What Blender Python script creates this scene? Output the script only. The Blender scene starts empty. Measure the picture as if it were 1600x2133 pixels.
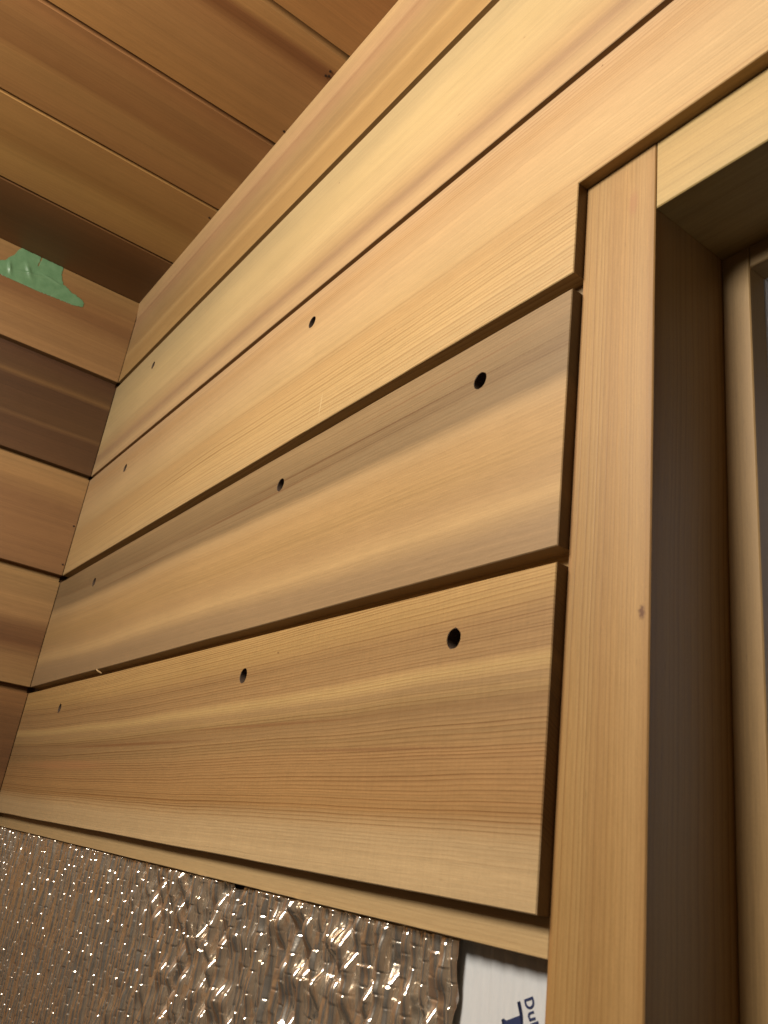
import bpy, bmesh, math, random
import numpy as np
from mathutils import Matrix, Vector, noise as mnoise
random.seed(7); np.random.seed(7)
S = bpy.context.scene
COL = S.collection

# ------------------------------------------------------------------ camera
C_POS = (1.0911672, -0.2451189, 0.0129190)
R_CV = ((0.5868951558911176, 0.7990347075042029, 0.13075783798768925),
        (-0.2316057586588846, 0.3204271690590429, -0.9185233812401568),
        (-0.7758304251236761, 0.5087926547548436, 0.37311819296294735))
cd = bpy.data.cameras.new('camera'); cam = bpy.data.objects.new('camera', cd); COL.objects.link(cam)
r0, r1, r2 = (Vector(r) for r in R_CV)
m = Matrix((r0, -r1, -r2)).transposed().to_4x4(); m.translation = Vector(C_POS)
cam.matrix_world = m
cd.sensor_fit = 'VERTICAL'; cd.lens = 4.0; cd.sensor_height = 4.0 * 2133 / 1757.57; cd.sensor_width = cd.sensor_height * .75
cd.clip_start = .01; cd.clip_end = 2000
cd.dof.use_dof = True; cd.dof.focus_distance = .62; cd.dof.aperture_fstop = 3.5
S.camera = cam
S.render.resolution_x, S.render.resolution_y = 768, 1024

# ------------------------------------------------------------------ light
w = bpy.data.worlds.new('World'); S.world = w; w.use_nodes = True
nt = w.node_tree; nt.nodes.clear()
sky = nt.nodes.new('ShaderNodeTexSky'); sky.sky_type = 'NISHITA'; sky.sun_disc = False
sky.sun_elevation = math.radians(32); sky.sun_rotation = math.radians(200)
bg = nt.nodes.new('ShaderNodeBackground'); bg.inputs[1].default_value = .15
wo = nt.nodes.new('ShaderNodeOutputWorld')
nt.links.new(sky.outputs[0], bg.inputs[0]); nt.links.new(bg.outputs[0], wo.inputs[0])

def lamp(name, loc, power, radius, colour):
    d = bpy.data.lights.new(name, 'POINT'); d.energy = power; d.shadow_soft_size = radius; d.color = colour
    o = bpy.data.objects.new(name, d); o.location = loc; COL.objects.link(o); return o
lamp('room_lamp', (.76, -.68, .525), 50.0, .14, (1.0, .94, .85))

S.view_settings.view_transform = 'Standard'; S.view_settings.look = 'None'
S.view_settings.gamma = 1; S.view_settings.exposure = 0.0
S.view_settings.use_curve_mapping = False
S.render.engine = 'CYCLES'
S.cycles.use_denoising = True
S.cycles.max_bounces = 8; S.cycles.diffuse_bounces = 5; S.cycles.glossy_bounces = 5
S.cycles.sample_clamp_indirect = 6

# ------------------------------------------------------------------ sizes (m), fitted to the photograph
XE, XR, T, D = .8537, .8960, .0068, .0578
ZHT, ZHB, XS, ZS, H = .3417, .3021, .9103, .2899, .7035
XFAR, YNEAR, ZFLOOR = 2.2, -2.0, -1.45
XWR = 1.62                                   # right side of the window opening
ROWS = [(0, .1355), (.143, .276), (.2855, .4192), (.4251, .5613), (.5705, .7035)]

# ------------------------------------------------------------------ node helpers
def lin(c, k=1.0):
    out = []
    for v in c:
        v /= 255.0
        v = v / 12.92 if v <= .04045 else ((v + .055) / 1.055) ** 2.4
        out.append(min(v * k, .92))
    return out

class NT:
    def __init__(s, name):
        s.m = bpy.data.materials.new(name); s.m.use_nodes = True
        s.t = s.m.node_tree; s.t.nodes.clear()
        s.out = s.n('ShaderNodeOutputMaterial'); s.b = s.n('ShaderNodeBsdfPrincipled')
        s.l(s.b.outputs[0], s.out.inputs[0])
    def n(s, k): return s.t.nodes.new(k)
    def l(s, a, b): s.t.links.new(a, b)
    def put(s, sock, v):
        if isinstance(v, bpy.types.NodeSocket): s.l(v, sock)
        else: sock.default_value = v
    def math(s, op, a, b=0.0, c=0.0, clamp=False):
        q = s.n('ShaderNodeMath'); q.operation = op; q.use_clamp = clamp
        s.put(q.inputs[0], a); s.put(q.inputs[1], b); s.put(q.inputs[2], c)
        return q.outputs[0]
    def xyz(s, x=0.0, y=0.0, z=0.0):
        q = s.n('ShaderNodeCombineXYZ'); s.put(q.inputs[0], x); s.put(q.inputs[1], y); s.put(q.inputs[2], z)
        return q.outputs[0]
    def noise(s, vec, scale=1.0, detail=2.0, rough=.5):
        q = s.n('ShaderNodeTexNoise'); s.l(vec, q.inputs['Vector'])
        q.inputs['Scale'].default_value = scale; q.inputs['Detail'].default_value = detail
        q.inputs['Roughness'].default_value = rough
        return q.outputs['Fac']
    def ramp(s, fac, stops, interp='LINEAR'):
        q = s.n('ShaderNodeValToRGB'); s.l(fac, q.inputs[0]); e = q.color_ramp.elements
        q.color_ramp.interpolation = interp
        while len(e) > 1: e.remove(e[-1])
        for i, (p, c) in enumerate(stops):
            el = e[0] if i == 0 else e.new(p)
            el.position = p; el.color = c
        return q.outputs[0], q.outputs[1]
    def mr(s, v, a, b, c, d):
        q = s.n('ShaderNodeMapRange'); s.put(q.inputs[0], v)
        for i, k in enumerate((a, b, c, d)): q.inputs[i + 1].default_value = k
        return q.outputs[0]
    def mix(s, f, a, b, mode='MIX'):
        q = s.n('ShaderNodeMix'); q.data_type = 'RGBA'; q.blend_type = mode
        s.put(q.inputs[0], f); s.put(q.inputs[6], a); s.put(q.inputs[7], b)
        return q.outputs[2]

def wood(name, width, stops, seed, k=.43, ring=350, ringk=1.0, warp=.018, wfreq=1.2, rough=.48,
         fiber=.13, mesh=0.0, streak=.5, slope=0.0, bend=0.0, spots=(), tint=(.95, 1.03, 1.10)):
    """cedar: object X runs along the grain, Z across the face, Y into the board.
    stops: (position across 0..1, sRGB colour, strength of the ring lines)"""
    N = NT(name)
    tc = N.n('ShaderNodeTexCoord'); sp = N.n('ShaderNodeSeparateXYZ'); N.l(tc.outputs['Object'], sp.inputs[0])
    x, y, z = sp.outputs
    sx = N.math('ADD', x, seed * 3.17)
    # long slow drift of the grain along the board
    w1 = N.math('SUBTRACT', N.noise(N.xyz(N.math('MULTIPLY', sx, wfreq), seed * 1.3, N.math('MULTIPLY', z, 5)), 1, 2), .5)
    w2 = N.math('SUBTRACT', N.noise(N.xyz(N.math('MULTIPLY', sx, 7), seed * .7, N.math('MULTIPLY', z, 22)), 1, 2), .5)
    v = N.math('ADD', z, N.math('MULTIPLY', w1, warp * 2))
    v = N.math('ADD', v, N.math('MULTIPLY', w2, .0035))
    v = N.math('ADD', v, N.math('MULTIPLY', x, slope))
    v = N.math('ADD', v, N.math('MULTIPLY', N.math('MULTIPLY', x, x), bend))
    v = N.math('ADD', v, N.math('MULTIPLY', y, .6))
    t = N.math('DIVIDE', v, width)
    col, alpha = N.ramp(t, [(p, (*(q * f for q, f in zip(lin(c, k), tint)), a)) for p, c, a in stops])
    # growth rings: uneven spacing, sharp dark latewood on one side
    rr = N.math('MULTIPLY', v, ring)
    rr = N.math('ADD', rr, N.math('MULTIPLY', N.noise(N.xyz(N.math('MULTIPLY', sx, .7), seed, N.math('MULTIPLY', v, 60)), 1, 2), 5.0))
    rid = N.math('FLOOR', rr)
    saw = N.math('FRACT', rr)
    late = N.math('POWER', saw, 3.2)
    late = N.math('MULTIPLY', late, N.mr(saw, .90, 1.0, 1.0, 0.0))
    wn = N.n('ShaderNodeTexWhiteNoise'); wn.noise_dimensions = '1D'; N.l(rid, wn.inputs['W'])
    late = N.math('MULTIPLY', late, N.mr(wn.outputs[0], 0, 1, .35, 1.25))
    brk = N.noise(N.xyz(N.math('MULTIPLY', sx, 5), seed, N.math('MULTIPLY', v, 130)), 1, 3)
    late = N.math('MULTIPLY', late, N.mr(brk, .3, .65, .55, 1.1))
    late = N.math('MULTIPLY', N.math('MULTIPLY', late, alpha), ringk)
    # streaks, fibre and blotches
    st = N.noise(N.xyz(N.math('MULTIPLY', sx, 1.6), seed * 2.1, N.math('MULTIPLY', v, 150)), 1, 4, .6)
    st2 = N.noise(N.xyz(N.math('MULTIPLY', sx, .9), seed * 4.1, N.math('MULTIPLY', v, 42)), 1, 3, .6)
    fb = N.noise(N.xyz(N.math('MULTIPLY', sx, 60), N.math('MULTIPLY', y, 400), N.math('MULTIPLY', v, 1900)), 1, 3, .7)
    st3 = N.noise(N.xyz(N.math('MULTIPLY', sx, 1.3), seed * 5.1, N.math('MULTIPLY', v, 620)), 1, 3, .65)
    fl = N.noise(N.xyz(N.math('MULTIPLY', sx, 140), seed, N.math('MULTIPLY', v, 1100)), 1, 1)
    fl = N.mr(fl, .70, .80, 0, 1)
    bl = N.noise(N.xyz(N.math('MULTIPLY', sx, 9), seed, N.math('MULTIPLY', v, 28)), 1, 3)
    g = N.mr(st, .3, .7, 1 - .09 * streak, 1 + .07 * streak)
    g = N.math('MULTIPLY', g, N.mr(st2, .3, .7, 1 - .13 * streak, 1 + .09 * streak))
    g = N.math('MULTIPLY', g, N.mr(fb, .25, .75, 1 - fiber, 1 + fiber))
    g = N.math('MULTIPLY', g, N.mr(N.noise(tc.outputs['Object'], 850, 3, .7), .3, .7, .955, 1.045))
    g = N.math('MULTIPLY', g, N.mr(st3, .3, .7, .91, 1.07))
    g = N.math('MULTIPLY', g, N.mr(bl, .3, .7, .95, 1.05))
    g = N.math('MULTIPLY', g, N.math('SUBTRACT', 1.0, N.math('MULTIPLY', fl, .2)))
    if mesh:
        ms = N.noise(N.xyz(N.math('MULTIPLY', sx, 520), seed, N.math('MULTIPLY', v, 60)), 1, 2)
        g = N.math('MULTIPLY', g, N.mr(ms, .3, .7, 1 - mesh, 1 + mesh))
    c = N.mix(1.0, col, N.xyz(g, g, g), 'MULTIPLY')
    dark = N.mix(1.0, c, (.56, .44, .33, 1), 'MULTIPLY')
    c = N.mix(N.math('MULTIPLY', late, 1.0, clamp=True), c, dark)
    for su, sv, ru, rv, sc, am in spots:             # knots, scuffs: own shape, own colour
        dx = N.math('DIVIDE', N.math('SUBTRACT', x, su), ru); dz = N.math('DIVIDE', N.math('SUBTRACT', z, sv), rv)
        d = N.math('SQRT', N.math('ADD', N.math('MULTIPLY', dx, dx), N.math('MULTIPLY', dz, dz)))
        d = N.math('ADD', d, N.math('MULTIPLY', N.math('SUBTRACT', N.noise(tc.outputs['Object'], 900, 2), .5), 1.1))
        c = N.mix(N.mr(d, .35, 1.0, am, 0), c, (*lin(sc, k), 1))
    # sawn ends darker than the face: end grain, plus shade painted into the colour
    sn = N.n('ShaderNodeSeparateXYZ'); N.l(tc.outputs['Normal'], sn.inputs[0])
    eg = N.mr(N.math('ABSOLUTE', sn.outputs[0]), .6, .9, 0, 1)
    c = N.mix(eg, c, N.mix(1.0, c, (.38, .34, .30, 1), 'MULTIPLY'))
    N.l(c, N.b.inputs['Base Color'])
    N.b.inputs['Roughness'].default_value = rough
    rg = N.mr(fb, .3, .7, rough - .05, rough + .08); N.l(rg, N.b.inputs['Roughness'])
    N.b.inputs['Specular IOR Level'].default_value = .32
    bp = N.n('ShaderNodeBump'); bp.inputs['Strength'].default_value = .35; bp.inputs['Distance'].default_value = .00025
    hgt = N.math('ADD', N.math('MULTIPLY', fb, .45), N.math('MULTIPLY', late, -.5))
    N.l(hgt, bp.inputs['Height']); N.l(bp.outputs[0], N.b.inputs['Normal'])
    return N.m

# ------------------------------------------------------------------ mesh helpers
def link(name, me, mat=None, parent=None, mtx=None, label=None, kind=None, category=None, group=None):
    o = bpy.data.objects.new(name, me); COL.objects.link(o)
    if mat and me is not None and hasattr(me, 'materials') and not me.materials: me.materials.append(mat)
    if mtx is not None: o.matrix_world = mtx
    if parent is not None: o.parent = parent
    tag(o, label, category, kind, group)
    return o
def tag(o, label=None, category=None, kind=None, group=None):
    for k, v in (('label', label), ('category', category), ('kind', kind), ('group', group)):
        if v: o[k] = v
    return o
def empty(name, loc=(0, 0, 0), **k):
    o = bpy.data.objects.new(name, None); o.empty_display_size = .05; COL.objects.link(o); o.location = loc
    return tag(o, **k)

def densify(poly, step=.02, amp=.0002, seed=0):
    out = []
    n = len(poly)
    for i in range(n):
        a, b = poly[i], poly[(i + 1) % n]
        L = math.hypot(b[0] - a[0], b[1] - a[1]); k = max(1, int(L / step))
        for j in range(k):
            f = j / k; u = a[0] + (b[0] - a[0]) * f; v = a[1] + (b[1] - a[1]) * f
            if 0 < j:
                d = mnoise.noise(Vector((u * 9, v * 9 + seed * 5.3, seed))) * amp + mnoise.noise(Vector((u * 70, v * 70, seed + 4))) * amp * .35
                nx, ny = -(b[1] - a[1]) / L, (b[0] - a[0]) / L
                u += nx * d; v += ny * d
            out.append((u, v))
    return out
def inset(poly, e):
    n = len(poly); out = []
    for i in range(n):
        p0, p1, p2 = poly[i - 1], poly[i], poly[(i + 1) % n]
        a = Vector((p1[0] - p0[0], p1[1] - p0[1])).normalized(); b = Vector((p2[0] - p1[0], p2[1] - p1[1])).normalized()
        na, nb = Vector((-a.y, a.x)), Vector((-b.y, b.x))
        s = na + nb; s = s / max(.3, (1 + na.dot(nb)))
        out.append((p1[0] + s.x * e, p1[1] + s.y * e))
    return out
TG, TB = .0105, .0115
def plank_mesh(name, outline, thick=T, edge=.0005, holes=(), tongue=None, front=None, seed=0, depth=.028):
    """outline CCW in (u, v). Front face at y = 0, body to y = thick. holes: (u, v, radius)."""
    bm = bmesh.new()
    ol = outline
    fr = inset(ol, edge)
    A = [bm.verts.new((u, 0, v)) for u, v in fr]
    B = [bm.verts.new((u, edge, v)) for u, v in ol]
    Cc = [bm.verts.new((u, thick, v)) for u, v in ol]
    n = len(ol)
    edges = []
    for i in range(n):
        j = (i + 1) % n
        edges.append(bm.edges.new((A[i], A[j])))
        bm.faces.new((A[i], B[i], B[j], A[j])); bm.faces.new((B[i], Cc[i], Cc[j], B[j]))
    rnd = random.Random(seed)
    for hu, hv, hr in holes:
        k = 26; ring = []; ring2 = []; ring3 = []
        for q in range(k):
            a = 2 * math.pi * q / k
            rr = hr * (1 + rnd.uniform(-.03, .03) + (.06 if rnd.random() < .1 else 0))
            ring.append(bm.verts.new((hu + rr * math.cos(a), 0, hv + rr * math.sin(a))))
            ring2.append(bm.verts.new((hu + hr * .97 * math.cos(a), .0003, hv + hr * .97 * math.sin(a))))
            ring3.append(bm.verts.new((hu + hr * .95 * math.cos(a), depth, hv + hr * .95 * math.sin(a))))
        for q in range(k):
            j = (q + 1) % k
            edges.append(bm.edges.new((ring[q], ring[j])))
            bm.faces.new((ring[q], ring[j], ring2[j], ring2[q])).material_index = 1; bm.faces.new((ring2[q], ring2[j], ring3[j], ring3[q])).material_index = 1
        bm.faces.new(ring3).material_index = 1
    bmesh.ops.triangle_fill(bm, use_beauty=False, use_dissolve=False, edges=edges, normal=(0, -1, 0))
    if tongue:                                        # (u0, u1, v0, v1) at the back of the board
        u0, u1, v0, v1 = tongue
        box_bm(bm, u0, TG, v0 - .001, u1, TG + .0025, v1)
    if front: front(bm)
    bm.normal_update()
    me = bpy.data.meshes.new(name); bm.to_mesh(me); bm.free(); return me
def box_bm(bm, x0, y0, z0, x1, y1, z1):
    v = [bm.verts.new(p) for p in ((x0, y0, z0), (x1, y0, z0), (x1, y1, z0), (x0, y1, z0), (x0, y0, z1), (x1, y0, z1), (x1, y1, z1), (x0, y1, z1))]
    for f in ((0, 3, 2, 1), (4, 5, 6, 7), (0, 1, 5, 4), (1, 2, 6, 5), (2, 3, 7, 6), (3, 0, 4, 7)):
        bm.faces.new([v[i] for i in f])
def box_mesh(name, x0, y0, z0, x1, y1, z1, bev=0.0):
    bm = bmesh.new(); box_bm(bm, x0, y0, z0, x1, y1, z1)
    if bev: bmesh.ops.bevel(bm, geom=list(bm.edges), offset=bev, segments=2, affect='EDGES')
    me = bpy.data.meshes.new(name); bm.to_mesh(me); bm.free(); return me
def rect(u0, v0, u1, v1): return [(u0, v0), (u1, v0), (u1, v1), (u0, v1)]

# ------------------------------------------------------------------ wood of each visible board
B5 = [(0, (236, 194, 138), .15), (.11, (233, 190, 134), .25), (.17, (218, 170, 112), .8), (.20, (205, 152, 92), 1.0), (.38, (206, 154, 96), 1),
      (.44, (194, 148, 93), .9), (.50, (188, 143, 91), .7), (.535, (180, 135, 84), .7), (.56, (200, 156, 98), .7), (.60, (200, 155, 100), .6),
      (.64, (232, 186, 118), .5), (.68, (202, 154, 98), .7), (.80, (196, 148, 92), .8), (.88, (222, 172, 104), .8), (1, (228, 178, 110), .9)]
B4 = [(0, (190, 150, 104), .15), (.14, (194, 153, 106), .15), (.24, (232, 184, 122), .15), (.33, (214, 166, 108), .2), (.45, (222, 172, 108), .25),
      (.58, (216, 168, 108), .3), (.66, (222, 176, 118), .2), (.72, (170, 134, 90), .45), (.78, (176, 140, 95), .7), (.83, (160, 124, 82), 1),
      (.88, (170, 134, 89), .7), (1, (180, 142, 95), .6)]
B3 = [(0, (240, 194, 130), .75), (.22, (238, 190, 124), .8), (.40, (232, 182, 118), .7), (.48, (236, 190, 128), .35), (.62, (238, 192, 132), .2),
      (.78, (234, 186, 128), .3), (.90, (228, 178, 120), .9), (1, (236, 188, 134), .7)]
B2 = [(0, (232, 184, 128), .12), (.08, (230, 184, 128), .1), (.16, (204, 158, 112), .1), (.25, (226, 180, 122), .08), (.42, (242, 200, 138), .06),
      (.66, (238, 198, 136), .08), (.82, (230, 192, 134), .1), (.93, (224, 188, 132), .15), (1, (228, 190, 134), .1)]
B1 = [(0, (214, 164, 100), .15), (.22, (210, 160, 98), .15), (.32, (226, 176, 112), .1), (.38, (206, 158, 100), .1), (.58, (206, 160, 106), .1),
      (.68, (216, 164, 112), .1), (.76, (214, 160, 110), .1), (.80, (228, 176, 122), .05), (1, (236, 186, 126), .05)]
TRIM = [(0, (196, 138, 76), .5), (.05, (208, 156, 90), .9), (.3, (212, 162, 96), .8), (.45, (204, 152, 88), .5), (.6, (210, 158, 92), .6), (.85, (212, 162, 98), .4), (1, (198, 146, 84), .4)]
HEAD = [(0, (222, 182, 112), .1), (.15, (228, 186, 116), .3), (.5, (226, 182, 112), .3), (1, (222, 178, 108), .3)]
NAIL = [(0, (230, 186, 126), .2), (.3, (234, 190, 132), .35), (1, (232, 188, 130), .3)]
def reds(c, dk=1.0, r=.15, var=8, seed=0):
    rn = random.Random(seed); out = []
    n = 6
    for i in range(n):
        q = rn.uniform(-var, var)
        out.append((i / (n - 1), tuple((v + q) * dk for v in c), r))
    return out

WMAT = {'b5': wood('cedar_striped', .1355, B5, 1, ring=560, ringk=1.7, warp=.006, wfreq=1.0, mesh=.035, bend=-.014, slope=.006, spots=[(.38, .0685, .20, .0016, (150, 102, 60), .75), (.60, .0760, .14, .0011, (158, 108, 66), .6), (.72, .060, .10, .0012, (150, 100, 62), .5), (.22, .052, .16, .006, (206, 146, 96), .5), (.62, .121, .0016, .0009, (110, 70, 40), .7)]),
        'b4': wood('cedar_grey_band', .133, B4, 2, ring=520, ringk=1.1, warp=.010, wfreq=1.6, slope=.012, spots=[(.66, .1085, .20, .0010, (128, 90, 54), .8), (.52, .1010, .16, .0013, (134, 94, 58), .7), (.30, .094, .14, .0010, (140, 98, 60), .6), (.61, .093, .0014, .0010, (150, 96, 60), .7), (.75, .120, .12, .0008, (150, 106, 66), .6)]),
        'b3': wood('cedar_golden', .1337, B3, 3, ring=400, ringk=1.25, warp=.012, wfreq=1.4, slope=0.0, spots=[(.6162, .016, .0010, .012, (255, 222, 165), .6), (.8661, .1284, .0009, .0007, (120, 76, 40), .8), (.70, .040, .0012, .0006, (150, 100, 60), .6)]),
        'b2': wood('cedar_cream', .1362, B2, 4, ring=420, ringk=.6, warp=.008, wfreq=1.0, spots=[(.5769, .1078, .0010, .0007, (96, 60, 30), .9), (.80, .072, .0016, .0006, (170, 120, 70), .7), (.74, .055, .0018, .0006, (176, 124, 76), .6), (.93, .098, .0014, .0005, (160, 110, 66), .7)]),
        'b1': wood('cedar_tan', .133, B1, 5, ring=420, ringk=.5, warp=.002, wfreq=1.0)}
M_PLAIN = [wood('cedar_plain_%s' % 'abc'[i], .134, reds((205 - 12 * i, 150 - 12 * i, 100 - 8 * i), 1, .2, 8, i), 20 + i, k=.37, tint=(.96, 1.08, .90), ring=360, warp=.02) for i in range(3)]

# ------------------------------------------------------------------ the drilled wall
DM = NT('hole_shade_wood'); DM.b.inputs['Base Color'].default_value = (.05, .028, .014, 1); DM.b.inputs['Roughness'].default_value = .8; HOLE_SHADE = DM.m  # walls of the drilled holes: their deep shade painted as dark brown
front_wall = empty('plank_wall', (0, 0, 0), kind='thing', label='pale golden cedar plank wall with rows of drilled screw holes beside the window', category='wall')
HR = .0050
c1, c2, c3 = .1543, .5768, .7912
xh = 1.25
holes = {0: [(c1, .1098), (c2, .1098), (c3, .1098)], 1: [(c1, .2496), (c2, .2496), (c3, .2496)],
         2: [(c1, .391), (c2, .391)], 3: [(c1, .5326)], 4: []}
labels = ['lowest plank with strong dark growth lines and a pale lower edge', 'greyish brown plank with a dark band along its top',
          'long golden plank notched around the window corner', 'pale cream plank with a faint pinkish lower streak',
          'tan top plank with a lighter edge under the ceiling']
for i, (z0, z1) in enumerate(ROWS):
    h = z1 - z0
    if i < 2: ol = rect(0, 0, XE, h)
    elif i == 2: ol = [(0, 0), (XE, 0), (XE, ZHT - z0), (XFAR, ZHT - z0), (XFAR, h), (0, h)]
    else: ol = rect(0, 0, XFAR, h)
    if i == 4: ol = rect(0, 0, XFAR, .6745 - z0)
    ol = densify(ol, .03, .00035, i)
    tg = (0.0, XE if i < 2 else XFAR, h, ROWS[i + 1][0] - z0 + .003) if i < 4 else None
    def lip(bm, h=h, z0=z0):                         # splayed lip under the ceiling
        a = .6745 - z0 ; b = h - .0002
        vs = []
        for u in (0, XFAR):
            vs.append([bm.verts.new(p) for p in ((u, .0002, a), (u, -.0022, b), (u, T, b), (u, T, a))])
        p, q = vs
        bm.faces.new((p[0], q[0], q[1], p[1])); bm.faces.new((p[1], q[1], q[2], p[2])); bm.faces.new((p[0], p[1], p[2], p[3])); bm.faces.new((q[3], q[2], q[1], q[0]))
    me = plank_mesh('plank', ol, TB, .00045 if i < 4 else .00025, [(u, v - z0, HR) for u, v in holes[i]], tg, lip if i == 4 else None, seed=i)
    me.materials.append(WMAT['b%d' % (5 - i)]); me.materials.append(HOLE_SHADE)
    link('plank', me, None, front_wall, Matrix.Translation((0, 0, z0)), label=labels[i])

# ------------------------------------------------------------------ the side wall (plane x = 0)
ML = lambda y, z: Matrix(((0, -1, 0, 0), (1, 0, 0, y), (0, 0, 1, z), (0, 0, 0, 1)))
side_wall = empty('side_wall', (0, 0, 0), kind='thing', label='reddish brown cedar plank side wall with green tape stuck on its top plank', category='wall')
SIDE = {4: ('reddish top plank under the ceiling', [(0, (196, 138, 90), .1), (.35, (190, 132, 84), .1), (.55, (168, 110, 68), .15), (.7, (178, 120, 74), .2), (1, (196, 140, 88), .1)], 1.0),
        3: ('dark brown plank with pale streaks', [(0, (128, 82, 48), .2), (.30, (118, 74, 42), .3), (.34, (142, 95, 57), .2), (.37, (118, 76, 42), .3), (.70, (112, 70, 40), .3), (.745, (150, 102, 60), .2), (.78, (122, 80, 46), .3), (1, (112, 68, 40), .2)], .95),
        2: ('plain reddish brown plank', [(0, (176, 120, 78), .15), (.3, (192, 132, 86), .15), (.6, (184, 126, 82), .15), (.8, (204, 146, 94), .1), (1, (206, 150, 98), .1)], 1.0),
        1: ('light reddish plank with a darker lower half', [(0, (206, 150, 98), .2), (.22, (200, 142, 92), .3), (.35, (148, 94, 56), .6), (.5, (158, 104, 64), .6), (.62, (204, 146, 96), .2), (1, (212, 156, 102), .1)], 1.0),
        0: ('brown plank with fine lines', [(0, (170, 112, 70), .6), (.5, (140, 90, 54), .6), (1, (176, 118, 72), .6)], 1.0)}
LY = -YNEAR
for i, (z0, z1) in enumerate(ROWS):
    h = z1 - z0
    lab, st, k = SIDE[i]
    ol = densify(rect(0, 0, LY - .0004, h - (.0003 if i == 4 else 0)), .04, .0003, 20 + i)
    tg = (0, LY, h, ROWS[i + 1][0] - z0 + .003) if i < 4 else None
    me = plank_mesh('plank', ol, TB, .0004, (), tg, seed=i)
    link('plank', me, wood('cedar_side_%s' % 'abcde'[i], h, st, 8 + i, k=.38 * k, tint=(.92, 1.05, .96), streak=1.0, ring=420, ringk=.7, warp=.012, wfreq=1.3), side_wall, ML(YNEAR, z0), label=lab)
k = 0; z = -.0075
while z > ZFLOOR + .1:
    ol = rect(0, 0, LY - .0004, .133)
    if k < 3: me = plank_mesh('plank', ol, TB, .0004, (), (0, LY, .133, .1435), seed=k)
    link('plank', me, M_PLAIN[k % 3], side_wall, ML(YNEAR, z - .133))
    z -= .1405; k += 1
link('backing', box_mesh('backing', -.06, YNEAR, ZFLOOR, -.0132, .16, H + .05), M_PLAIN[2], side_wall)

# ------------------------------------------------------------------ ceiling (plane z = H), boards run along y
MC = lambda x: Matrix(((0, 0, 1, x), (1, 0, 0, YNEAR), (0, 1, 0, H), (0, 0, 0, 1)))
ceiling = empty('ceiling', (0, 0, 0), kind='structure', label='brown cedar plank ceiling sloping away over the corner')
ceiling['label'] = 'brown cedar plank ceiling with narrow dark joints'
CX = [0, .124, .264, .404, .5486, .69, .83, .97, 1.11, 1.25, 1.39, 1.53, 1.67, 1.81, 1.95, 2.09, 2.2]
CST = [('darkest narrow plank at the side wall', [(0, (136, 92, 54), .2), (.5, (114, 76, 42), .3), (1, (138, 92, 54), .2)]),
       ('light tan plank with a darker streak', [(0, (206, 152, 92), .1), (.35, (212, 160, 96), .1), (.55, (186, 134, 78), .2), (.8, (200, 146, 88), .1), (1, (196, 142, 86), .1)]),
       ('mid brown plank', [(0, (190, 134, 82), .1), (.4, (194, 140, 86), .1), (.5, (172, 118, 72), .2), (.8, (180, 126, 78), .1), (1, (174, 118, 74), .1)]),
       ('brown plank with a soft dark streak', [(0, (190, 134, 80), .1), (.5, (186, 132, 82), .1), (.7, (184, 128, 80), .1), (.80, (146, 92, 54), .25), (.86, (150, 96, 58), .2), (.92, (196, 140, 86), .1), (1, (200, 144, 90), .1)]),
       ('reddish brown plank', [(0, (192, 134, 80), .1), (.5, (186, 126, 76), .4), (1, (170, 116, 70), .1)])]
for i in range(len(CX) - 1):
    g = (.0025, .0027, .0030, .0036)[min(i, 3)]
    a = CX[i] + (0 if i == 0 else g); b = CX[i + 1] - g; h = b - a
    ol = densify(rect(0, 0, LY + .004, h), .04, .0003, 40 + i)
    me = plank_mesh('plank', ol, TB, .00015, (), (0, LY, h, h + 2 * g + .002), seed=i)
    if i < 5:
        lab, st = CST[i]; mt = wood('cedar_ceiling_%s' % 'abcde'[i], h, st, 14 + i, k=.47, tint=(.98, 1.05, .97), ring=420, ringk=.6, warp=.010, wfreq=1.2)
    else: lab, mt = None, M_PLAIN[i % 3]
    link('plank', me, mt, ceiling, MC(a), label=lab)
link('backing', box_mesh('backing', -.05, YNEAR, H + .0134, XFAR, .16, H + .06), M_PLAIN[2], ceiling)

# small finishing nails by the joints
MN = NT('dark_steel'); MN.b.inputs['Base Color'].default_value = (.03, .018, .012, 1); MN.b.inputs['Metallic'].default_value = .6; MN.b.inputs['Roughness'].default_value = .5
def nail_mesh(r=.0013, hgt=.0012):
    bm = bmesh.new(); bmesh.ops.create_cone(bm, cap_ends=True, segments=10, radius1=r, radius2=r * .8, depth=hgt)
    me = bpy.data.meshes.new('nail'); bm.to_mesh(me); bm.free(); return me
nm = nail_mesh()
for x_, y_ in ((.5254, -.0075), (.5199, -.0055), (.5182, -.0082), (.4288, -.0040), (.2455, -.0052)):
    link('nail', nm, MN.m, ceiling, Matrix.Translation((x_, y_, H - .0003)))
for z_ in (.3523, .2994):
    link('nail', nm, MN.m, side_wall, Matrix.Translation((0.0003, -.0035, z_)) @ Matrix.Rotation(math.pi / 2, 4, 'Y'))

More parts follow.
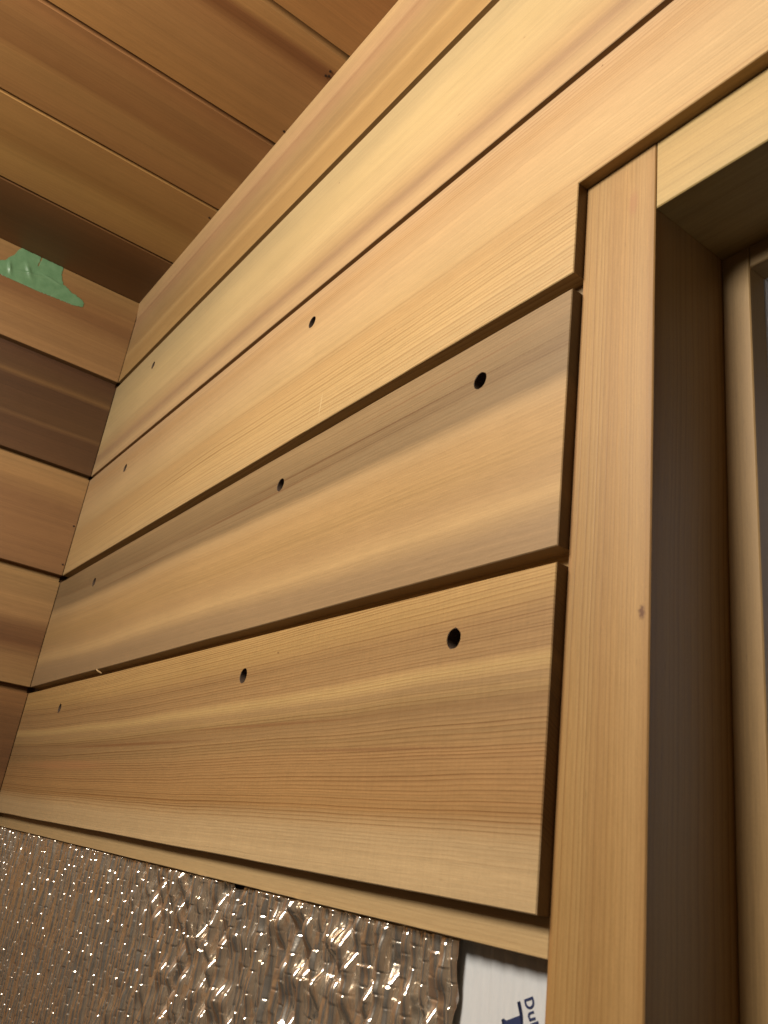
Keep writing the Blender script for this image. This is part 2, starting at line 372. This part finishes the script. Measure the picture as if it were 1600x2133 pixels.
# ------------------------------------------------------------------ framing behind the boards
MF = wood('spruce_framing', .05, [(0, (226, 186, 130), .3), (1, (220, 178, 124), .3)], 31, ring=260)
core = empty('wall_framing', (0, 0, 0), kind='structure')
def part(nm_, b, mt, par, lab=None): return link(nm_, box_mesh(nm_, *b), mt, par, label=lab)
part('sheathing', (-.05, .0178, ZFLOOR, XE, .16, H + .05), MF, core)
part('sheathing', (XE, .0178, ZHT + .0003, XFAR, .16, H + .05), MF, core)
part('sheathing', (XWR + .042, .0178, ZFLOOR, XFAR, .16, ZHT), MF, core)
part('sheathing', (XE, .0178, ZFLOOR, XWR + .042, .16, -.62), MF, core)
for a, b, lo in ((.812, XE - .00002, .0), (.58, .61, .0), (.165, .19, 0)):
    part('batten', (a, .0134, lo if a > .8 else .05, b, .0174, H), MF, core)
part('batten', (XE, .0134, ZHT + .001, XFAR, .0174, H), MF, core)

# nailing strip under the lowest plank
m_n = wood('pale_strip', .05, [(0, (234, 190, 130), .35), (.5, (236, 192, 134), .4), (1, (232, 188, 130), .3)], 33, ring=480, ringk=.7, warp=.003)
ol = densify(rect(0, 0, XE - .0003, .0146), .03, .0003, 77)
link('furring_strip', plank_mesh('furring_strip', ol, .0082, .0003, seed=3), m_n, None, Matrix.Translation((0.0004, T + .0003, -.0141)),
     label='thin pale wooden strip running under the lowest plank, above the silver foil', category='wood strip')

# ------------------------------------------------------------------ window
win = empty('window', (XE, T, 0), kind='thing', label='window with a thick golden wooden frame set deep in the wall', category='window')
def wpart(nm_, x0, z0, x1, z1, y0, y1, st, seed, vert, ring=300, ringk=.8, lab=None, k=.43, warp=.003, rough=.48, spots=()):
    if vert:   # grain runs up: local X = world z, local Z = -world x, Y into the wall
        wdt, ln = x1 - x0, z1 - z0
        me = plank_mesh(nm_, densify(rect(0, 0, ln, wdt), .03, .0002, seed), y1 - y0, .0005, seed=seed)
        mtx = Matrix(((0, 0, -1, x1), (0, 1, 0, y0), (1, 0, 0, z0), (0, 0, 0, 1)))
        st = [(1 - p, c, a) for p, c, a in st][::-1]
    else:
        wdt, ln = z1 - z0, x1 - x0
        me = plank_mesh(nm_, densify(rect(0, 0, ln, wdt), .03, .0002, seed), y1 - y0, .0005, seed=seed)
        mtx = Matrix.Translation((x0, y0, z0))
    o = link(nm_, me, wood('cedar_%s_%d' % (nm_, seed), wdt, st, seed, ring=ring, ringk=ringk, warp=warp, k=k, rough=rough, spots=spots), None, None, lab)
    o.parent = win; o.matrix_world = mtx
    o.matrix_parent_inverse = Matrix.Identity(4)
    o.matrix_basis = Matrix.Translation((-XE, -T, 0)) @ mtx
    return o
FD = .16
wpart('jamb', XE + .00004, -.62, XR, ZHT - .0002, T, FD, TRIM, 41, True, ring=470, ringk=1.0, warp=.006, spots=[(.7298, .0036, .0036, .0019, (110, 62, 34), .85), (.933, .0125, .010, .0035, (196, 140, 92), .6)], lab='golden upright board between the planks and the opening')
wpart('jamb', XWR, -.62, XWR + .042, ZHT - .0002, T, FD, TRIM, 42, True)
wpart('head_board', XR + .0002, ZHB, XWR - .0002, ZHT - .0002, T + .0003, FD, HEAD, 43, False, ring=500, lab='yellowish board over the opening')
wpart('sill_board', XR + .0002, -.62, XWR - .0002, -.58, T + .0003, FD, HEAD, 44, False)
SG = [(0, (214, 170, 112), .2), (1, (214, 168, 108), .2)]
wpart('stop', XR + .0001, -.58, XS, ZHB - .0001, D, D + .012, SG, 45, True)
wpart('stop', XWR - .0144, -.58, XWR - .0001, ZHB - .0001, D, FD - .004, SG, 46, True)
wpart('stop', XS + .0001, ZS, XWR - .0145, ZHB - .0001, D + .0002, FD - .0045, SG, 47, False)
PW = NT('grey_paint'); PW.b.inputs['Base Color'].default_value = (.58, .60, .64, 1); PW.b.inputs['Roughness'].default_value = .5
for b_ in ((XR + .0002, D + .0122, -.58, XS + .0004, FD - .004, ZHB - .0002), (XS + .0006, D + .0122, ZS - .0004, XWR - .0148, FD - .004, ZHB - .0002), (XWR - .0146, D + .0122, -.58, XWR - .0002, FD - .004, ZHB - .0002)):
    link('sash', box_mesh('sash', b_[0] - XE, b_[1] - T, b_[2], b_[3] - XE, b_[4] - T, b_[5], .0004), PW.m, win)
G = NT('glass'); G.b.inputs['Roughness'].default_value = .02; G.b.inputs['Transmission Weight'].default_value = 1; G.b.inputs['IOR'].default_value = 1.45
G.b.inputs['Base Color'].default_value = (.9, .95, .95, 1)
tr = G.n('ShaderNodeBsdfTransparent'); gl = G.n('ShaderNodeBsdfGlossy'); gl.inputs['Roughness'].default_value = .02
mx = G.n('ShaderNodeMixShader'); lw = G.n('ShaderNodeLayerWeight'); lw.inputs[0].default_value = .35
G.l(lw.outputs['Fresnel'], mx.inputs[0]); G.l(tr.outputs[0], mx.inputs[1]); G.l(gl.outputs[0], mx.inputs[2]); G.l(mx.outputs[0], G.out.inputs[0])
gp = link('glass_pane', box_mesh('glass_pane', XS - XE, .13, -.58, XWR - .0145 - XE, .134, ZS), G.m, win)

# ------------------------------------------------------------------ house wrap with its print
HW = NT('white_wrap')
tc = HW.n('ShaderNodeTexCoord'); sp = HW.n('ShaderNodeSeparateXYZ'); HW.l(tc.outputs['Object'], sp.inputs[0])
f1 = HW.noise(HW.xyz(HW.math('MULTIPLY', sp.outputs[0], 300), 0, HW.math('MULTIPLY', sp.outputs[2], 60)), 1, 4, .7)
cc, _ = HW.ramp(f1, [(.3, (.41, .415, .41, 1)), (.7, (.45, .45, .44, 1))]); HW.l(cc, HW.b.inputs['Base Color'])
HW.b.inputs['Roughness'].default_value = .55
bp = HW.n('ShaderNodeBump'); bp.inputs['Strength'].default_value = .15; bp.inputs['Distance'].default_value = .0003
HW.l(f1, bp.inputs['Height']); HW.l(bp.outputs[0], HW.b.inputs['Normal'])
def grid_mesh(name, X, Y, Z, smooth=True):
    nz, nx = X.shape
    co = np.stack([X, Y, Z], -1).reshape(-1, 3).astype(np.float32)
    i = np.arange(nz * nx).reshape(nz, nx)
    q = np.stack([i[:-1, :-1], i[:-1, 1:], i[1:, 1:], i[1:, :-1]], -1).reshape(-1, 4)
    me = bpy.data.meshes.new(name)
    me.vertices.add(len(co)); me.vertices.foreach_set('co', co.ravel())
    me.loops.add(q.size); me.loops.foreach_set('vertex_index', q.ravel().astype(np.int32))
    me.polygons.add(len(q)); me.polygons.foreach_set('loop_start', np.arange(0, q.size, 4, dtype=np.int32))
    me.polygons.foreach_set('loop_total', np.full(len(q), 4, dtype=np.int32))
    me.polygons.foreach_set('use_smooth', np.full(len(q), smooth))
    me.update(calc_edges=True); me.validate(); return me
def wrap_y(x, z):
    return (.0168 + .00025 * np.sin(x * 700 + 2 * np.sin(z * 40)) + .00012 * np.sin(x * 1700 + 1.3 + 3 * np.sin(z * 25)) * np.sin(z * 60 + x * 50))
xs = np.linspace(.7905, XE - .0002, 160); zs = np.linspace(-.62, 0.0, 320)
X, Z = np.meshgrid(xs, zs)
wrap = link('house_wrap', grid_mesh('house_wrap', X, wrap_y(X, Z), Z), HW.m, None, None,
            label='white plastic house wrap with dark blue print between the silver foil and the window', category='house wrap')
INK = NT('navy_ink'); INK.b.inputs['Base Color'].default_value = (.010, .018, .060, 1); INK.b.inputs['Roughness'].default_value = .5
def flat_part(name, pts2, dirv, org, lab=None):
    """polygon in letter space (right, up) laid on the wrap"""
    r = Vector(dirv).normalized(); u = Vector((-r.y, r.x))
    bm = bmesh.new(); vs = []
    for a, b in pts2:
        p = Vector(org) + r * a + u * b
        vs.append(bm.verts.new((p.x, wrap_y(p.x, p.y) - .00025, p.y)))
    f = bm.faces.new(vs); bmesh.ops.solidify(bm, geom=[f], thickness=.0002)
    me = bpy.data.meshes.new(name); bm.to_mesh(me); bm.free()
    return link(name, me, INK.m, wrap, label=lab)
TD = (.42, -.907)
def stroke_word(letters, org, size, wd):
    """bold sans letters drawn as thick strokes; em units: cap height .72"""
    r = Vector(TD).normalized(); u = Vector((-r.y, r.x)); bm = bmesh.new(); adv = 0.0
    arc = lambda cx, cy, rx, ry, a0, a1, n=10: [(cx + rx * math.cos(math.radians(a0 + (a1 - a0) * i / n)), cy + ry * math.sin(math.radians(a0 + (a1 - a0) * i / n))) for i in range(n + 1)]
    G_ = {'D': (.74, [[(.08, 0), (.08, .72)], [(.08, .665)] + arc(.28, .36, .27, .305, 90, -90) + [(.08, .055)]]),
          'u': (.60, [[(.08, .52), (.08, .2)] + arc(.25, .2, .17, .15, 180, 360) + [(.42, .52)], [(.42, .3), (.42, 0)]]),
          'P': (.66, [[(.08, 0), (.08, .72)], [(.08, .665)] + arc(.30, .48, .20, .185, 90, -90) + [(.08, .295)]]),
          'o': (.62, [arc(.28, .26, .2, .205, 0, 360, 16)]),
          'n': (.60, [[(.08, 0), (.08, .52)], [(.08, .3)] + arc(.25, .31, .17, .155, 180, 0) + [(.42, 0)]]),
          't': (.42, [[(.17, .66), (.17, .12), (.30, .05)], [(.03, .47), (.32, .47)]]),
          'y': (.58, [[(.05, .52), (.26, .04)], [(.47, .52), (.20, -.16), (.06, -.16)]]),
          'v': (.58, [[(.05, .52), (.26, .04)], [(.47, .52), (.26, .04)]]),
          'e': (.60, [[(.08, .28), (.46, .28)] + arc(.27, .26, .19, .205, 10, 320, 14)]),
          'k': (.60, [[(.08, 0), (.08, .72)], [(.44, .52), (.1, .24)], [(.2, .3), (.46, 0)]])}
    for q in letters:
        w_, sts = G_[q]
        for st in sts:
            L = []
            for i, p in enumerate(st):
                a = Vector(st[max(i - 1, 0)]); b = Vector(st[min(i + 1, len(st) - 1)]); d = (b - a).normalized(); nn = Vector((-d.y, d.x)) * wd / 2
                row = []
                for sgn in (1, -1):
                    c = Vector(p) + nn * sgn; W = Vector(org) + (r * (c.x + adv) + u * c.y) * size
                    row.append([bm.verts.new((W.x, yy, W.y)) for yy in (wrap_y(W.x, W.y) - .00022, wrap_y(W.x, W.y) + .0001)])
                L.append(row)
            for a, b in zip(L, L[1:]):
                bm.faces.new((a[0][0], b[0][0], b[1][0], a[1][0])); bm.faces.new((a[0][0], a[0][1], b[0][1], b[0][0])); bm.faces.new((a[1][0], b[1][0], b[1][1], a[1][1]))
        adv += w_
    me = bpy.data.meshes.new('lettering'); bm.to_mesh(me); bm.free()
    return link('lettering', me, INK.m, wrap)
stroke_word('DuPont', (.8342, -.0300), .0060, .135)
flat_part('lettering', [(.0034, 0), (.0105, 0), (.0105, .0018), (.0092, .0030), (.0092, .0102), (.0142, .0102), (.0142, .0119), (0, .0119), (0, .0102), (.0044, .0102), (.0044, .0030), (.0034, .0018)],
          TD, (.8210, -.0360))
stroke_word('yvek', (.8210 + .42 * .0135, -.0360 - .907 * .0135), .0165, .17)

# ------------------------------------------------------------------ bubble foil
FM = NT('crinkled_foil')
tc = FM.n('ShaderNodeTexCoord')
FM.b.inputs['Metallic'].default_value = .95; FM.b.inputs['Base Color'].default_value = (.88, .80, .68, 1); FM.b.inputs['Roughness'].default_value = .19
n1 = FM.noise(tc.outputs['Object'], 260, 2, .5)
bp = FM.n('ShaderNodeBump'); bp.inputs['Strength'].default_value = .22; bp.inputs['Distance'].default_value = .0006
FM.l(n1, bp.inputs['Height']); FM.l(bp.outputs[0], FM.b.inputs['Normal'])
def vnoise(x, y, seed):
    def h(i, j): 
        s = np.sin(i * 127.1 + j * 311.7 + seed * 74.7) * 43758.5453
        return s - np.floor(s)
    i, j = np.floor(x), np.floor(y); fx, fy = x - i, y - j
    fx = fx * fx * (3 - 2 * fx); fy = fy * fy * (3 - 2 * fy)
    return (h(i, j) * (1 - fx) + h(i + 1, j) * fx) * (1 - fy) + (h(i, j + 1) * (1 - fx) + h(i + 1, j + 1) * fx) * fy
XF = .7998
def foil_h(X, Z):
    px, pz = .0068, .0107
    X = X + .0034 * (vnoise(X * 40, Z * 4, 1) - .5) + .0010 * (vnoise(X * 160, Z * 90, 2) - .5)
    Zc = Z + .0016 * (vnoise(X * 60, Z * 50, 3) - .5)
    ci = np.floor(X / px); u = X / px - ci - .5
    zz = Zc / pz + .5 * (ci % 2); cj = np.floor(zz); v = zz - cj - .5
    rnd = vnoise(ci * 7.3 + .5, cj * 3.1 + .5, 5)
    amp = .0022 + .0008 * rnd + .0012 * vnoise(ci * 3.7, Z * 5, 51)
    cu = np.clip(1 - np.abs(2 * u) ** 3.6, 0, 1) ** .6
    cv = 1 - .09 * np.exp(-((.5 - np.abs(v)) / .05) ** 2) * (vnoise(ci * 8.3, cj * 2.9, 33) > .5)
    tx = (vnoise(ci * 5.1, cj * 9.7, 8) - .5) * .8 + (vnoise(ci, Z * 30, 18) - .5) * 1.7
    reg = np.clip((X - .38) / .16, .10, 1) * np.clip(vnoise(X * 16, Z * 14, 40) * 2.6 - .2, .35, 1.35)
    y = cu * cv * amp * 1.6 + cu * .0036 * tx * u
    y += cu * reg * (.0060 * (vnoise(ci, Z * 80, 19) - .5) * cu + .0012 * (vnoise(X * 60, Z * 40, 44) - .5) + .0012 * (vnoise(ci * 1.7, Z * 150, 29) - .5))
    # long vertical pleats and crumples
    ed = np.clip((XF - X) / .016, .15, 1)
    y += ed * .0050 * (vnoise(X * 36, Z * 4, 11) - .5) + .0020 * np.abs(vnoise(X * 105, Z * 9, 12) - .5) * 2
    y += .0016 * np.abs(vnoise(X * 230 + Z * 20, Z * 14, 13) - .5) + .0004 * np.abs(vnoise(X * 170 - Z * 110, Z * 100 + X * 60, 14) - .5)
    y += .0006 * (vnoise(X * 60, Z * 20, 15) - .5)
    fac = np.clip((XF - X) / .0018, 0, 1) ** .5
    return y * (.25 + .75 * fac) - .0010 * (1 - fac)
xs = np.linspace(.0006, XF, 2100)
zs = np.concatenate([np.linspace(-.62, -.24, 90)[:-1], np.linspace(-.24, -.004, 470)])
X, Z = np.meshgrid(xs, zs)
Yf = .0158 - foil_h(X, Z)
top = -.0118 + .0016 * (vnoise(xs * 120, xs * 0, 21) - .5) - .0055 * np.exp(-((xs - .602) / .010) ** 2)
wgt = np.clip((Z + .05) / .046, 0, 1)
Z2 = Z + wgt * (top[None, :] + .004)
edge = np.clip((X - (XF - .02)) / .02, 0, 1)
X2 = X + edge * .0012 * (vnoise(Z * 90, Z * 0, 22) - .5)
Yf = np.where(Z2 > -.0150, np.maximum(Yf, .0152 - (-.0150 + .0150) - .0 + 0 * Yf - np.clip((-.0118 - Z2), 0, 1) * .6), Yf)
link('foil_insulation', grid_mesh('foil_insulation', X2, Yf, Z2), FM.m, None, None,
     label='crinkled silver bubble foil insulation with vertical ridges under the pale strip', category='insulation')

# ------------------------------------------------------------------ green tape
TM = NT('green_tape'); TM.b.inputs['Base Color'].default_value = (.060, .165, .085, 1); TM.b.inputs['Roughness'].default_value = .30
tc = TM.n('ShaderNodeTexCoord'); n1 = TM.noise(tc.outputs['Object'], 1500, 3, .7); n2 = TM.noise(tc.outputs['Object'], 90, 3)
cc, _ = TM.ramp(n2, [(.3, (.078, .150, .070, 1)), (.7, (.105, .185, .092, 1))]); TM.l(cc, TM.b.inputs['Base Color'])
bp = TM.n('ShaderNodeBump'); bp.inputs['Strength'].default_value = .25; bp.inputs['Distance'].default_value = .0003
TM.l(n1, bp.inputs['Height']); TM.l(bp.outputs[0], TM.b.inputs['Normal'])
poly = [(-.245, .6710), (-.1897, .6714), (-.1833, .6752), (-.1808, .6814), (-.1758, .6883), (-.1726, .6991), (-.1696, .7032), (-.1131, .7032), (-.1135, .6954), (-.111, .6862),
        (-.1069, .6788), (-.093, .6719), (-.082, .669), (-.0769, .6678), (-.074, .6645), (-.0741, .6572), (-.0882, .6544), (-.1368, .6518), (-.184, .6519), (-.245, .652)]
def inside(px, pz):
    r = False
    for i in range(len(poly)):
        (x1, z1), (x2, z2) = poly[i - 1], poly[i]
        if (z1 > pz) != (z2 > pz) and px < (x2 - x1) * (pz - z1) / (z2 - z1) + x1: r = not r
    return r
bm = bmesh.new(); st = .0007; vs = {}
def tv(i, j):
    if (i, j) not in vs:
        y = -.246 + i * st; z = .651 + j * st
        n = lambda a, b, s: mnoise.noise(Vector((a, b, s)))
        c = abs(n(y * 60 + z * 40, z * 70 - y * 20, 1.0)) * .0004
        c += .0016 * math.exp(-((y + .158 + (z - .685) * .5) / .0035) ** 2) * math.exp(-((z - .676) / .010) ** 2)
        c += .0018 * math.exp(-((y + .176 + (z - .668) * .3) / .0025) ** 2) * math.exp(-((z - .667) / .008) ** 2)
        c += .0008 * math.exp(-((z - .672 - (y + .15) * .25) / .0015) ** 2) * math.exp(-((y + .150) / .018) ** 2)
        c += .0012 * math.exp(-((z - .677 + (y + .12) * .15) / .0012) ** 2) * math.exp(-((y + .122) / .010) ** 2)
        vs[i, j] = bm.verts.new((.0005 + c, y, min(z, .7031)))
    return vs[i, j]
for i in range(0, 250):
    for j in range(0, 76):
        y = -.246 + (i + .5) * st; z = .651 + (j + .5) * st
        jy = .0010 * mnoise.noise(Vector((y * 400, z * 400, 2)))
        if not inside(y + jy, z + jy): continue
        if abs((y + .1430) - (z - .703) * .06) < .0006 and z > .688: continue
        bm.faces.new((tv(i, j), tv(i + 1, j), tv(i + 1, j + 1), tv(i, j + 1)))
for f in bm.faces: f.smooth = True
me = bpy.data.meshes.new('masking_tape'); bm.to_mesh(me); bm.free()
tp = link('masking_tape', me, TM.m, None, None, label='torn crumpled green masking tape stuck on the side wall under the ceiling', category='tape')
sm = tp.modifiers.new('thickness', 'SOLIDIFY'); sm.thickness = .0002

# ------------------------------------------------------------------ a splinter caught in the lowest joint
bm = bmesh.new()
P_ = [Vector((.2500, -.0008, .1425)), Vector((.2580, -.0016, .1400)), Vector((.2680, -.0022, .1378)), Vector((.2740, -.0018, .1366))]
rings = []
for i, p in enumerate(P_):
    s = (.0007, .0011, .0009, .0003)[i]
    rings.append([bm.verts.new(p + Vector(d) * s) for d in ((0, .5, 1), (0, -.6, .2), (.2, .4, -.9))])
for a, b in zip(rings, rings[1:]):
    for q in range(3): bm.faces.new((a[q], a[(q + 1) % 3], b[(q + 1) % 3], b[q]))
bm.faces.new(rings[0]); bm.faces.new(rings[-1][::-1])
me = bpy.data.meshes.new('wood_splinter'); bm.to_mesh(me); bm.free()
link('wood_splinter', me, m_n, None, None, label='tiny pale wood splinter caught in the joint above the lowest plank', category='splinter')

# ------------------------------------------------------------------ rest of the room, out of the picture
RM = NT('grey_plaster'); tcr = RM.n('ShaderNodeTexCoord'); cc, _ = RM.ramp(RM.noise(tcr.outputs['Object'], 3, 4), [(.3, (.07, .065, .06, 1)), (.7, (.11, .10, .09, 1))])
RM.l(cc, RM.b.inputs['Base Color']); RM.b.inputs['Roughness'].default_value = .8
part_ = lambda nm_, b: link(nm_, box_mesh(nm_, *b), RM.m, None, None, kind='structure')
part_('floor', (-.06, YNEAR, ZFLOOR - .05, XFAR, .16, ZFLOOR))
part_('wall_back', (-.06, YNEAR - .05, ZFLOOR - .05, XFAR + .05, YNEAR, H + .06))
RW = NT('tan_plaster'); RW.b.inputs['Base Color'].default_value = (.24, .18, .12, 1); RW.b.inputs['Roughness'].default_value = .8
part_ = lambda nm_, b: link(nm_, box_mesh(nm_, *b), RW.m, None, None, kind='structure')
part_('wall_right', (XFAR, YNEAR, ZFLOOR - .05, XFAR + .05, .16, H + .06))
